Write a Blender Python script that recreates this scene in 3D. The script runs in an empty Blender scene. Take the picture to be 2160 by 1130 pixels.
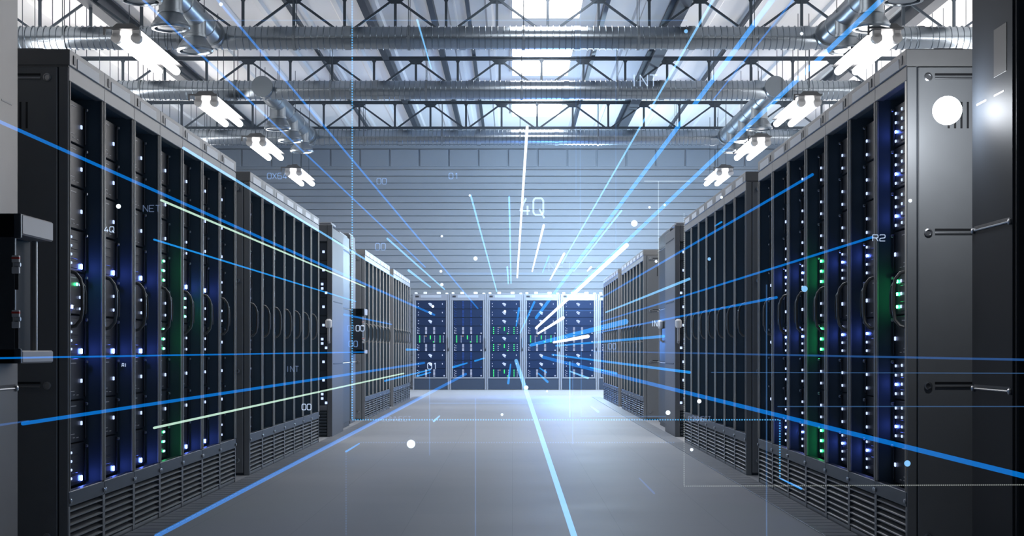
import bpy, math, random
from mathutils import Vector, Matrix
random.seed(7)
SC = bpy.context.scene
COL = SC.collection
F = 3120.0; VX, VY = 1081.0, 737.0          # focal length and vanishing point of the photograph (pixels)
XL, XR = 2.09, 1.857                        # aisle half widths, camera stands 1 m above the floor
CAMZ = 1.0
ORD = ['first','second','third','fourth','fifth','sixth','seventh','eighth','ninth','tenth','eleventh','twelfth']

def P(x, y, Y):
    return Vector(((x-VX)*Y/F, Y, CAMZ+(VY-y)*Y/F))

# ------------------------------------------------------------------ materials
def _new(name):
    m = bpy.data.materials.new(name); m.use_nodes = True
    nt = m.node_tree; nt.nodes.clear()
    out = nt.nodes.new('ShaderNodeOutputMaterial')
    return m, nt, out
def paint(name, col, rough=.5, metal=0.0, noise=0.0, scale=8.0, spec=.5, bump=0.0):
    m, nt, out = _new(name)
    b = nt.nodes.new('ShaderNodeBsdfPrincipled')
    b.inputs['Base Color'].default_value = (*col, 1)
    b.inputs['Roughness'].default_value = rough
    b.inputs['Metallic'].default_value = metal
    b.inputs['Specular IOR Level'].default_value = spec
    nt.links.new(b.outputs[0], out.inputs[0])
    if noise or bump:
        tc = nt.nodes.new('ShaderNodeTexCoord')
        n = nt.nodes.new('ShaderNodeTexNoise'); n.inputs['Scale'].default_value = scale; n.inputs['Detail'].default_value = 5
        nt.links.new(tc.outputs['Object'], n.inputs['Vector'])
        if noise:
            r = nt.nodes.new('ShaderNodeMapRange')
            r.inputs['To Min'].default_value = 1-noise; r.inputs['To Max'].default_value = 1+noise
            nt.links.new(n.outputs['Fac'], r.inputs['Value'])
            mx = nt.nodes.new('ShaderNodeVectorMath'); mx.operation = 'SCALE'
            mx.inputs[0].default_value = col
            nt.links.new(r.outputs[0], mx.inputs['Scale'])
            nt.links.new(mx.outputs[0], b.inputs['Base Color'])
        if bump:
            bp = nt.nodes.new('ShaderNodeBump'); bp.inputs['Strength'].default_value = bump; bp.inputs['Distance'].default_value = .01
            nt.links.new(n.outputs['Fac'], bp.inputs['Height']); nt.links.new(bp.outputs[0], b.inputs['Normal'])
    return m
def glow(name, col, strength, sample=False):
    m, nt, out = _new(name)
    e = nt.nodes.new('ShaderNodeEmission')
    e.inputs[0].default_value = (*col, 1); e.inputs[1].default_value = strength
    nt.links.new(e.outputs[0], out.inputs[0])
    m.cycles.emission_sampling = 'FRONT' if sample else 'NONE'
    return m
def holo(name, col, strength, see=1.0):
    """glowing light you can see through: emission added to a clear body"""
    m, nt, out = _new(name)
    e = nt.nodes.new('ShaderNodeEmission'); e.inputs[0].default_value = (*col, 1); e.inputs[1].default_value = strength
    t = nt.nodes.new('ShaderNodeBsdfTransparent'); t.inputs[0].default_value = (see, see, see, 1)
    a = nt.nodes.new('ShaderNodeAddShader')
    nt.links.new(e.outputs[0], a.inputs[0]); nt.links.new(t.outputs[0], a.inputs[1]); nt.links.new(a.outputs[0], out.inputs[0])
    m.cycles.emission_sampling = 'NONE'
    return m

M = {}
M['steel']   = paint('painted_steel', (.052,.062,.075), .42, .35, .10, 9)
M['endp'] = paint('end_panel_steel', (.26,.27,.28), .45, .2, .08, 10)
M['header']  = paint('grey_steel', (.27,.27,.27), .45, .15, .06, 12)
M['stile']   = paint('door_frame_steel', (.56,.54,.50), .36, .3)
M['inner']   = paint('cabinet_inside', (.075,.115,.15), .5)
M['server']  = paint('server_front', (.022,.028,.040), .42, .2)
M['trim_l']  = paint('light_mark', (.45,.46,.48), .5)
M['plate']   = paint('label_plate', (.78,.82,.86), .5)
M['slab'] = paint('utility_cabinet_paint', (.13,.135,.145), .5, .1)
M['handle'] = paint('handle_steel', (.10,.10,.095), .4, .3)
M['rserver'] = paint('rack_server_front', (.004,.014,.050), .6, 0, spec=.15)
M['rplate'] = paint('rack_header_plate', (.34,.38,.44), .5)
M['rbase'] = paint('rack_base_paint', (.022,.036,.065), .55)
M['louvre']  = paint('louvre_steel', (.17,.18,.19), .32, .45)
M['dark']    = paint('dark_paint', (.022,.026,.032), .6, 0, spec=.1)
M['black']   = paint('black_plastic', (.012,.012,.014), .5)
M['chrome']  = paint('bright_screw', (.55,.56,.58), .28, .9)
M['rackgrey']= paint('rack_frame', (.24,.26,.30), .45, .2)
M['bracket'] = paint('bracket_grey', (.42,.42,.43), .5, .1, .05, 20)
M['red']     = paint('red_paint', (.75,.05,.03), .5)
M['whitep']  = paint('white_paint', (.85,.85,.85), .5)
M['duct']    = paint('galvanised_steel', (.29,.33,.37), .27, 1.0, .12, 3)
M['ductplain']=paint('plain_duct_steel', (.24,.27,.30), .36, .85, .10, 4)
M['truss']   = paint('truss_steel', (.045,.06,.08), .5, .3)
M['beam']    = paint('beam_steel', (.035,.042,.055), .55, .2)
M['roof']    = paint('roof_sheet', (.86,.86,.86), .6, 0, .03, 2)
M['wall']    = paint('wall_siding', (.205,.235,.275), .6, 0, .05, 1.5)
M['wallup']  = paint('wall_panel', (.18,.21,.25), .6)
M['fix']     = paint('lamp_housing', (.085,.085,.088), .5, spec=.2)
M['socket']  = paint('lamp_socket', (.55,.55,.55), .45)
M['tube']    = glow('lit_tube', (1,.97,.95), 24, True)
M['sky']     = glow('skylight_glow', (.95,.97,1.0), 14, True)
M['led_w']   = glow('led_white', (.50,.62,1.0), 1.5)
M['led_b']   = glow('led_blue_white', (.10,.18,1.0), 55, True)
M['led_g']   = glow('led_green', (.06,.85,.22), 1.5)
M['led_gb']  = glow('led_green_bright', (.05,1.0,.30), 22, True)
M['led_r']  = glow('rack_led_white', (.55,.66,.95), .85)
M['led_dim'] = glow('led_dim_blue', (.03,.09,.42), .8)
M['led_am']  = glow('led_amber', (.8,.55,.35), .8)

def floor_mat():
    m, nt, out = _new('raised_floor')
    b = nt.nodes.new('ShaderNodeBsdfPrincipled')
    tc = nt.nodes.new('ShaderNodeTexCoord')
    br = nt.nodes.new('ShaderNodeTexBrick'); br.offset = 0.0
    br.inputs['Scale'].default_value = 1.0
    br.inputs['Brick Width'].default_value = .6; br.inputs['Row Height'].default_value = .6
    br.inputs['Mortar Size'].default_value = .0025; br.inputs['Mortar Smooth'].default_value = .4
    br.inputs['Color1'].default_value = (.345,.355,.375,1); br.inputs['Color2'].default_value = (.355,.362,.38,1)
    br.inputs['Mortar'].default_value = (.29,.30,.32,1)
    nt.links.new(tc.outputs['Object'], br.inputs['Vector'])
    n = nt.nodes.new('ShaderNodeTexNoise'); n.inputs['Scale'].default_value = 1.3; n.inputs['Detail'].default_value = 6
    nt.links.new(tc.outputs['Object'], n.inputs['Vector'])
    r = nt.nodes.new('ShaderNodeMapRange'); r.inputs['To Min'].default_value = .50; r.inputs['To Max'].default_value = .64; b.inputs['Specular IOR Level'].default_value = .3
    nt.links.new(n.outputs['Fac'], r.inputs['Value'])
    nt.links.new(br.outputs['Color'], b.inputs['Base Color']); nt.links.new(r.outputs[0], b.inputs['Roughness'])
    nt.links.new(b.outputs[0], out.inputs[0])
    return m
M['floor'] = floor_mat()
M['floorstrip'] = paint('floor_strip', (.20,.21,.23), .5, .1)

# ------------------------------------------------------------------ mesh builder
class MB:
    def __init__(s, flip=1): s.v = []; s.f = []; s.flip = flip; s.sm = False
    def add(s, vs, fs):
        o = len(s.v); s.v += [tuple(p) for p in vs]; s.f += [tuple(i+o for i in f) for f in fs]
    def box(s, x0,x1,y0,y1,z0,z1):
        x0,x1 = min(x0,x1),max(x0,x1); y0,y1 = min(y0,y1),max(y0,y1); z0,z1 = min(z0,z1),max(z0,z1)
        s.add([(x0,y0,z0),(x1,y0,z0),(x1,y1,z0),(x0,y1,z0),(x0,y0,z1),(x1,y0,z1),(x1,y1,z1),(x0,y1,z1)],
              [(0,3,2,1),(4,5,6,7),(0,1,5,4),(1,2,6,5),(2,3,7,6),(3,0,4,7)])
    def cbox(s, x0,x1,y0,y1,z0,z1,c=.004):
        """box with chamfered edges"""
        x0,x1 = min(x0,x1),max(x0,x1); y0,y1 = min(y0,y1),max(y0,y1); z0,z1 = min(z0,z1),max(z0,z1)
        c = min(c, (x1-x0)*.45, (y1-y0)*.45, (z1-z0)*.45)
        vs = []; idx = {}
        for i,X in enumerate((x0,x1)):
            for j,Yv in enumerate((y0,y1)):
                for k,Z in enumerate((z0,z1)):
                    sx, sy, sz = (c if i==0 else -c),(c if j==0 else -c),(c if k==0 else -c)
                    for a,p in enumerate(((X,Yv+sy,Z+sz),(X+sx,Yv,Z+sz),(X+sx,Yv+sy,Z))):
                        idx[(i,j,k,a)] = len(vs); vs.append(p)
        fs = []
        for i in (0,1):
            q = [idx[(i,0,0,0)],idx[(i,1,0,0)],idx[(i,1,1,0)],idx[(i,0,1,0)]]; fs.append(q if i else q[::-1])
            q = [idx[(0,i,0,1)],idx[(0,i,1,1)],idx[(1,i,1,1)],idx[(1,i,0,1)]]; fs.append(q if i else q[::-1])
            q = [idx[(0,0,i,2)],idx[(1,0,i,2)],idx[(1,1,i,2)],idx[(0,1,i,2)]]; fs.append(q if i else q[::-1])
        for i in (0,1):
            for j in (0,1):
                q = [idx[(i,j,0,0)],idx[(i,j,0,1)],idx[(i,j,1,1)],idx[(i,j,1,0)]]; fs.append(q if i==j else q[::-1])
                q = [idx[(i,0,j,0)],idx[(i,0,j,2)],idx[(i,1,j,2)],idx[(i,1,j,0)]]; fs.append(q if i!=j else q[::-1])
                q = [idx[(0,i,j,1)],idx[(0,i,j,2)],idx[(1,i,j,2)],idx[(1,i,j,1)]]; fs.append(q if i==j else q[::-1])
                for k in (0,1):
                    t = [idx[(i,j,k,0)],idx[(i,j,k,1)],idx[(i,j,k,2)]]; fs.append(t if (i+j+k)%2==1 else t[::-1])
        s.add(vs, fs)
    def tube(s, pts, r, seg=8, cap=True):
        pts = [Vector(p) for p in pts]; rs = r if isinstance(r,(list,tuple)) else [r]*len(pts)
        t0 = (pts[1]-pts[0]).normalized()
        up = Vector((0,0,1)) if abs(t0.z) < .9 else Vector((1,0,0))
        n = t0.cross(up).normalized(); rings = []
        for i,p in enumerate(pts):
            t = ((pts[min(i+1,len(pts)-1)]-pts[max(i-1,0)])).normalized()
            n = (n - t*n.dot(t)).normalized(); b = t.cross(n)
            rings.append([p+(n*math.cos(a)+b*math.sin(a))*rs[i] for a in [2*math.pi*k/seg for k in range(seg)]])
        vs = [q for R in rings for q in R]; fs = []
        for i in range(len(pts)-1):
            for k in range(seg):
                a, b_ = i*seg+k, i*seg+(k+1)%seg
                fs.append((a,b_,b_+seg,a+seg))
        if cap: fs.append(tuple(range(seg))[::-1]); fs.append(tuple(range((len(pts)-1)*seg, len(pts)*seg)))
        s.add(vs, fs); s.sm = True
    def lathe(s, prof, origin=(0,0,0), axis='z', seg=20, cap=True):
        """prof: (radius, height along the axis)"""
        o = Vector(origin); vs = []
        for r,h in prof:
            for k in range(seg):
                a = 2*math.pi*k/seg; c, d = r*math.cos(a), r*math.sin(a)
                p = {'z':(c,d,h),'x':(h,c,d),'y':(d,h,c)}[axis]
                vs.append(o+Vector(p))
        fs = []
        for i in range(len(prof)-1):
            for k in range(seg):
                a, b = i*seg+k, i*seg+(k+1)%seg
                fs.append((a,b,b+seg,a+seg))
        if cap: fs.append(tuple(range(seg))[::-1]); fs.append(tuple(range((len(prof)-1)*seg,len(prof)*seg)))
        s.add(vs, fs); s.sm = True
    def quadbar(s, a, b, w, h):
        """rectangular bar from a to b"""
        a, b = Vector(a), Vector(b); t = (b-a).normalized()
        up = Vector((0,1,0)) if abs(t.y) < .9 else Vector((0,0,1))
        n = t.cross(up).normalized()*w/2; u = up*h/2
        vs = [a-n-u,a+n-u,a+n+u,a-n+u,b-n-u,b+n-u,b+n+u,b-n+u]
        s.add(vs, [(0,1,2,3),(7,6,5,4),(0,4,5,1),(1,5,6,2),(2,6,7,3),(3,7,4,0)])
    def sphere(s, c, r, seg=12, rings=8):
        c = Vector(c); prof = [(max(1e-5,r*math.sin(math.pi*i/rings)), -r*math.cos(math.pi*i/rings)) for i in range(rings+1)]
        s.lathe(prof, c, 'z', seg, False)
    def mesh(s, name, mat):
        me = bpy.data.meshes.new(name)
        v = [(x*s.flip,y,z) for x,y,z in s.v]; f = [q[::-1] for q in s.f] if s.flip < 0 else s.f
        me.from_pydata(v, [], f); me.update()
        import bmesh
        bm = bmesh.new(); bm.from_mesh(me); bmesh.ops.recalc_face_normals(bm, faces=bm.faces); bm.to_mesh(me); bm.free()
        if s.sm:
            me.shade_smooth(); me.set_sharp_from_angle(angle=math.radians(38))
        me.materials.append(mat)
        return me

def link(name, me, parent=None, loc=None):
    o = bpy.data.objects.new(name, me); COL.objects.link(o)
    if parent is not None: o.parent = parent
    if loc is not None: o.location = loc
    return o
def tag(o, label, cat, group=None, kind=None):
    o['label'] = label; o['category'] = cat
    if group: o['group'] = group
    if kind: o['kind'] = kind
    return o
def empty(name, loc, label, cat, group=None):
    o = bpy.data.objects.new(name, None); COL.objects.link(o); o.location = loc; o.empty_display_size = .1
    return tag(o, label, cat, group)
def structure(name, mb, mat, label=None, cat=None):
    o = link(name, mb.mesh(name, mat)); o['kind'] = 'structure'
    o['label'] = label or name.replace('_',' '); o['category'] = cat or name.split('_')[0]
    return o
CACHE = {}
def cached(key, fn):
    if key not in CACHE: CACHE[key] = fn()
    return CACHE[key]

# ------------------------------------------------------------------ the hall
ROOF = 6.55; WY = 38.0; HX = 11.0
b = MB(); b.box(-HX, HX, -3, WY+.2, -.1, 0); structure('floor', b, M['floor'], 'smooth pale grey raised floor down the aisle', 'floor')
b = MB()
b.box(-HX, HX, -3, WY+.2, ROOF+.06, ROOF+.12)
SKY = [(21.5,24.7),(26.7,29.86),(31.9,35.1)]
x = -HX
while x < HX:
    if not (-.30 < x < 1.11):
        b.add([(x,-3,ROOF+.06),(x+.035,-3,ROOF+.02),(x+.115,-3,ROOF+.02),(x+.15,-3,ROOF+.06),(x,WY,ROOF+.06),(x+.035,WY,ROOF+.02),(x+.115,WY,ROOF+.02),(x+.15,WY,ROOF+.06)],
              [(0,1,5,4),(1,2,6,5),(2,3,7,6)])
    x += .62
structure('ceiling', b, M['roof'], 'white ribbed metal roof deck above the trusses', 'ceiling')
# back wall: horizontal planks with a row of panels above
b = MB(); z = 0.0
b.box(-HX, HX, WY+.02, WY+.2, 0, ROOF+.06)
k = 0
while z < 5.60:
    g = .022 if k % 2 == 0 else .010
    b.cbox(-HX, HX, WY-.02, WY+.03, z+g, z+.17, .006); z += .17; k += 1
structure('wall_back', b, M['wall'], 'grey blue end wall with horizontal siding', 'wall')
b = MB(); x = -HX + .245
while x < HX:
    b.cbox(x+.02, x+.74, WY-.02, WY+.03, 5.70, 6.14, .008); x += .76
b.box(-HX, HX, WY-.03, WY+.03, 6.16, ROOF+.05)
structure('trim_1', b, M['wallup'], 'band of square wall panels above the siding', 'trim')
for nm, xx in (('wall_left',-HX),('wall_right',HX)):
    b = MB(); b.box(xx-.1, xx+.1, -3, WY+.2, 0, ROOF+.06); structure(nm, b, M['wall'])
b = MB(); b.box(-HX, HX, -3.2, -3, 0, ROOF+.06); structure('wall_front', b, M['wall'])
# darker floor strips of narrow cross slats beside the cabinets
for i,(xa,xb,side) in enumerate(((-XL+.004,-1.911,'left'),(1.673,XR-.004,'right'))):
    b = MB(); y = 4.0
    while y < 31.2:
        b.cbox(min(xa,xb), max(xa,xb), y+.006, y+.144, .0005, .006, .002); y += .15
    structure('trim_%d'%(i+2), b, M['floorstrip'], 'dark striped floor strip along the %s cabinets'%side, 'trim')
# roof beams running the length of the hall
for i,(xx,w,h) in enumerate(((2.62,.20,.30),(-2.35,.12,.16),(1.50,.07,.10),(-1.30,.09,.12),(-.72,.06,.08),(-6.45,.20,.30),(3.9,.05,.07),(-3.6,.05,.07),(6.45,.20,.30))):
    b = MB()
    if w >= .2:
        b.box(xx-w/2, xx+w/2, -3, WY-.03, ROOF-.02, ROOF); b.box(xx-w/2, xx+w/2, -3, WY-.03, ROOF-h, ROOF-h+.02); b.box(xx-.012, xx+.012, -3, WY-.03, ROOF-h+.02, ROOF-.02)
    else: b.box(xx-w/2, xx+w/2, -3, WY-.03, ROOF-h, ROOF)
    structure('trim_%d'%(i+4), b, M['beam'], 'dark steel beam running lengthwise under the roof', 'beam')
for i,(y0,y1) in enumerate(SKY + [(16.3,19.5)]):
    b = MB(); b.box(0, 1.11, y0, y1, ROOF+.035, ROOF+.055)
    o = structure('window_%d'%(i+1), b, M['sky'], 'bright skylight panel in the roof', 'skylight')
    b = MB()
    for a in ((-.04,0,y0-.04,y1+.04),(1.11,1.15,y0-.04,y1+.04),(0,1.11,y0-.04,y0),(0,1.11,y1,y1+.04)): b.box(a[0],a[1],a[2],a[3],ROOF-.02,ROOF+.06)
    link('window_frame', b.mesh('window_frame', M['roof']), o)

# ------------------------------------------------------------------ trusses
def truss(Y, label):
    t = empty('roof_truss', (0,Y,5.83), label, 'truss', 'steel trusses across the hall')
    zt = .62; X0, X1 = -10.9, 10.9
    b = MB(); b.box(X0,X1,-.05,.05,zt-.02,zt); b.box(X0,X1,-.008,.008,zt-.07,zt-.02); link('top_chord', b.mesh('top_chord', M['truss']), t)
    b = MB(); b.box(X0,X1,-.045,.045,0,.02); b.box(X0,X1,-.008,.008,.02,.06); link('bottom_chord', b.mesh('bottom_chord', M['truss']), t)
    def mk_post():
        q = MB(); q.quadbar((0,0,.03),(0,0,zt-.03),.042,.042); return q.mesh('post', M['truss'])
    def mk_d(s):
        q = MB(); q.quadbar((0,0,zt-.06),(s*.70,0,.05),.035,.035); return q.mesh('diagonal', M['truss'])
    def mk_g(big):
        q = MB(); w = .16 if big else .05
        pts = [(-w,-.011,zt-.05),(w,-.011,zt-.05),(w*.45,-.011,zt-.14 if big else zt-.11),(-w*.45,-.011,zt-.14 if big else zt-.11)]
        pts += [(p[0],.011,p[2]) for p in pts]
        q.add(pts, [(0,1,2,3),(7,6,5,4),(0,4,5,1),(1,5,6,2),(2,6,7,3),(3,7,4,0)]); return q.mesh('gusset', M['truss'])
    x = -.239-1.56*7; k = 0
    while x < 10.8:
        if x > X0:
            link('post', cached('tpost', mk_post), t, (x,0,0)); big = k % 2 == 0
            link('gusset', cached('tg%d'%big, lambda: mk_g(big)), t, (x,0,0))
            if big:
                if x-.7 > X0: link('diagonal', cached('td-', lambda: mk_d(-1)), t, (x,0,0))
                link('diagonal', cached('td+', lambda: mk_d(1)), t, (x,0,0))
        x += .78; k += 1
truss(22.72,'dark steel roof truss behind the nearest spiral duct, its top out of frame')
truss(27.56,'dark steel roof truss whose top bar shows between the two nearest spiral ducts')
truss(32.45,'grey steel roof truss seen below the second spiral duct, farthest from the camera')

# ------------------------------------------------------------------ cross ducts
ZD, RD = 5.60, .1625
def duct_section():
    b = MB(); prof = [(RD+.014,0),(RD+.014,.045),(RD,.05)]; n = 17; L = 1.69
    for i in range(n):
        a = .07 + i*(L-.14)/n
        prof += [(RD,a),(RD,a+.072),(RD+.017,a+.077),(RD+.017,a+.085),(RD,a+.09)]
    prof += [(RD,L-.05),(RD+.014,L-.045),(RD+.014,L)]
    b.lathe(prof, axis='x', seg=28); return b.mesh('duct_section', M['duct'])
def rod_mesh(h):
    b = MB(); b.tube([(0,0,0),(0,0,h)], .006, 6); return b.mesh('hanger_rod', M['truss'])
def duct(Y, label):
    t = empty('spiral_duct', (0,Y,ZD), label, 'duct', 'spiral ducts crossing the hall')
    for i in range(-6,6):
        link('duct_section', cached('dsec', duct_section), t, (-.735+i*1.69,0,0))
        b = cached('dstrap', lambda: strap())
        link('strap', b, t, (-.735+i*1.69+.9,0,0))
        for s in (-1,1):
            link('hanger_rod', cached('drod', lambda: rod_mesh(.76)), t, (-.735+i*1.69+.9,s*.178,.0))
def strap():
    q = MB(); q.lathe([(RD+.012,-.02),(RD+.02,-.02),(RD+.02,.02),(RD+.012,.02)], axis='x', seg=24, cap=False); return q.mesh('strap', M['ductplain'])
DY = (21.85, 26.24, 32.10)
duct(DY[0],'galvanised spiral duct across the hall nearest the camera, highest in view')
duct(DY[1],'galvanised spiral duct across the hall, middle of the three')
duct(DY[2],'galvanised spiral duct across the hall, nearest the end wall')

# branch ducts with ceiling nozzles
def branch(X, Y0, Y1, ys, label, cap):
    t = empty('branch_duct', (X,Y0,ZD), label, 'duct', 'plain branch ducts carrying nozzles')
    L = Y1-Y0
    b = MB(); prof = [(RD+.012,0),(RD+.012,.05),(RD,.055)]
    yy = 1.2
    while yy < L-.4:
        prof += [(RD,yy),(RD+.01,yy+.01),(RD+.01,yy+.05),(RD,yy+.06)]; yy += 1.45
    prof += [(RD,L)]
    b.lathe(prof, axis='y', seg=28); link('pipe', b.mesh('pipe', M['ductplain']), t)
    if cap:
        b = MB(); b.lathe([(RD+.022,-.03),(RD+.022,.03)], axis='y', seg=28); o = link('end_cap', b.mesh('end_cap', M['duct']), t)
    b = MB(); b.lathe([(RD+.03,0),(RD+.03,.08),(RD+.012,.10)], axis='y', seg=28); link('collar', b.mesh('collar', M['ductplain']), t, (0,L-.36,0))
    for y in ys:
        def mkn():
            q = MB(); q.lathe([(.150,-.02),(.150,-.26),(.162,-.265),(.162,-.30),(.150,-.305),(.165,-.33),(.225,-.42),(.228,-.45)], axis='z', seg=28, cap=False); return q.mesh('nozzle', M['ductplain'])
        def mkr():
            q = MB(); q.lathe([(.222,-.45),(.246,-.45),(.252,-.475),(.240,-.50),(.205,-.50),(.200,-.47)], axis='z', seg=28, cap=False); return q.mesh('nozzle_ring', M['duct'])
        def mkc():
            q = MB(); q.lathe([(.02,-.43),(.09,-.455),(.16,-.475),(.165,-.485),(.09,-.49),(.02,-.49)], axis='z', seg=24); return q.mesh('diffuser_cone', M['ductplain'])
        n = link('nozzle', cached('noz', mkn), t, (0,y-Y0,0))
        link('nozzle_ring', cached('nozr', mkr), n); link('diffuser_cone', cached('nozc', mkc), n)
    y = .8
    while y < L-.3:
        for s in (-1,1): link('hanger_rod', cached('brod', lambda: rod_mesh(.80)), t, (s*.17,y,0))
        y += 2.0
for X, sd in ((-4.38,'left'),(4.60,'right')):
    branch(X, 15.4, DY[0]-.02, (17.45,18.95,20.4), 'plain duct with nozzles running to the nearest spiral duct, %s side of the hall'%sd, False)
    branch(X, 25.88, DY[2]-.02, (27.6,29.2,30.75), 'capped plain duct with nozzles between the second and third spiral ducts, %s side'%sd, True)

# ------------------------------------------------------------------ fluorescent lamps
def lamp(xc, yfar, label, bare=False):
    t = empty('fluorescent_lamp', (xc,yfar-2.3,4.99), label, 'lamp', 'twin tube lamps hung along the hall')
    def hous():
        b = MB(); L = 2.45
        w0, w1 = .10, .185
        b.add([(-w1,-.08,.10),(w1,-.08,.10),(w0,-.08,.17),(-w0,-.08,.17),(-w1,L,.10),(w1,L,.10),(w0,L,.17),(-w0,L,.17)],
              [(0,1,2,3),(7,6,5,4),(0,4,5,1),(1,5,6,2),(2,6,7,3),(3,7,4,0)])
        b.box(-.06,.06,.2,L-.3,.17,.22)
        b.box(-.27,.19,-.09,-.07,.10,.125); b.box(-.27,-.245,-.09,-.07,.02,.10)
        return b.mesh('housing', M['fix'])
    def tb():
        b = MB(); b.lathe([(.03,0),(.050,.02),(.055,.06),(.055,2.13),(.05,2.19),(.03,2.22)], axis='y', seg=16); return b.mesh('tube', M['tube'])
    def sock():
        b = MB(); b.lathe([(.066,0),(.066,.10),(.058,.12)], axis='y', seg=14); b.cbox(-.05,.05,.0,.08,0,.12,.01); return b.mesh('socket', M['socket'])
    def batten():
        b = MB(); b.cbox(-.05,.05,-.05,2.4,.06,.10,.006); b.cbox(-.17,.17,.0,.06,.05,.09,.005); b.cbox(-.17,.17,2.26,2.32,.05,.09,.005); b.box(-.09,.09,.45,.55,.10,.23); b.box(-.09,.09,1.85,1.95,.10,.23)
        return b.mesh('batten', M['fix'])
    link('batten', cached('lba', batten), t) if bare else link('housing', cached('lh', hous), t)
    for s in (-1,1):
        link('tube', cached('lt', tb), t, (s*.128,.10,0))
        link('socket', cached('ls', sock), t, (s*.128,-.02,0))
        for y in (.5,1.9): link('hanger_rod', cached('lrod', lambda: rod_mesh(1.33)), t, (s*.09,y,.22))
LF = (21.25, 26.2, 30.85, 35.7)
nm = ['nearest the camera','second from the camera','third from the camera','last before the end wall']
for i,y in enumerate(LF):
    lamp(-4.95, y, 'lit twin tube lamp hung over the left cabinets, '+nm[i])
    lamp(4.80, y, 'lit twin tube lamp hung over the right cabinets, '+nm[i])
for x,sd in ((-4.95,'left'),(4.80,'right')):
    lamp(x, 16.3, 'lit twin tube lamp over the %s side, just above the picture'%sd)
    lamp(x, 11.3, 'lit twin tube lamp over the %s side, high above the picture'%sd)
for i,y in enumerate((18.0,20.6,23.2,25.8,28.4,31.0,33.6)):  # bare lamp rows added out of view to throw more light on the roof
    for x,sd in ((-7.0,'left side'),(6.9,'right side'),(8.3,'far right side'),(9.7,'outermost right')):
        lamp(x, y, 'added twin tube lamp out of view to brighten the roof, %s, %s from the camera'%(sd, ORD[i]), True)

# ------------------------------------------------------------------ server cabinets in rows
W, H, D = .6, 2.417, 1.0
def part(key, name, mat, s, fn):
    def mk():
        b = MB(s); fn(b); return b.mesh(name, M[mat])
    return cached((key,s), mk)
def f_body(b):
    b.box(-D,-.01,.001,.014,.0,H-.085); b.box(-D,-.01,W-.014,W-.001,.0,H-.085)
    b.box(-D,-D+.015,.014,W-.014,0,H-.085); b.box(-D,-.01,.014,W-.014,H-.11,H-.085); b.box(-D,-.05,.014,W-.014,.02,.28)
def f_inner(b):
    b.box(-.40,-.013,.0145,.0225,.30,2.28); b.box(-.40,-.013,W-.0225,W-.0145,.30,2.28); b.box(-.42,-.40,.0145,W-.0145,.30,2.28)
    b.box(-.40,-.042,.0225,W-.0225,2.272,2.28)
def f_frame(b):
    b.cbox(-.012,0,.001,.028,.33,H-.151,.004); b.cbox(-.012,0,W-.028,W-.001,.33,H-.151,.004)
    b.cbox(-.012,.006,.004,.011,.33,H-.151,.002); b.cbox(-.012,.006,W-.011,W-.004,.33,H-.151,.002)
def f_header(b): b.cbox(-.04,.001,.001,W-.001,H-.150,H-.083,.003)
def f_cap(b): b.cbox(-D-.004,.003,.0005,W-.0005,H-.078,H,.004); b.box(-D,-.004,.004,W-.004,H-.085,H-.078)
def f_plate(b): b.cbox(.003,.006,.12,.49,H-.076,H-.026,.001)
def f_tab(b): b.cbox(.003,.007,.055,.085,H-.064,H-.02,.002)
def f_sill(b): b.cbox(-.04,.001,.001,W-.001,.258,.329,.003)
def f_louv(b):
    b.box(-.03,-.001,.001,.022,.0,.258); b.box(-.03,-.001,W-.022,W-.001,.0,.258); b.box(-.03,-.004,.022,W-.022,0,.028)
    for i in range(7):
        z = .036+i*.0325
        y0, y1 = .022, W-.022
        b.add([(-.045,y0,z+.022),(-.002,y0,z),(-.002,y0,z+.006),(-.045,y0,z+.028),(-.045,y1,z+.022),(-.002,y1,z),(-.002,y1,z+.006),(-.045,y1,z+.028)],
              [(0,1,2,3),(7,6,5,4),(0,4,5,1),(1,5,6,2),(2,6,7,3),(3,7,4,0)])
def f_bolt(b): b.lathe([(.011,0),(.011,.006),(.006,.009)], (0,0,0), 'x', 10)
def f_handle(b):
    b.tube([(-.002,.022,1.37),(.022,.030,1.362),(.040,.045,1.335),(.048,.052,1.29),(.048,.052,1.19),(.042,.046,1.14),(.022,.03,1.112),(-.002,.022,1.105)], .0085, 8)
    b.tube([(.046,.052,1.315),(.050,.075,1.30),(.050,.098,1.262),(.048,.104,1.21),(.046,.104,1.17)], .0065, 8)
def f_end(b):     # closing panel on the end of a row, face towards -y
    b.cbox(-D+.02,-.052,-.012,.0,.02,H-.088,.004)
def f_endpost(b):
    b.cbox(-.046,-.001,-.008,.0,.0,H-.086,.003)
def f_screw(b):
    b.lathe([(.019,0),(.019,-.008),(.013,-.010),(.012,-.004)], (0,0,0), 'y', 14)
def f_slot(b):    # pressed groove with a raised lower lip
    b.tube([(-.13,-.013,0),(-.70,-.013,0)], .006, 8)
def f_slotd(b): b.cbox(-.70,-.13,-.0135,-.011,.008,.019,.001)
def f_vent(b):
    for i in range(5): b.cbox(-.19-i*.03-.010,-.19-i*.03,-.0135,-.010,2.04,2.165,.001)

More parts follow.
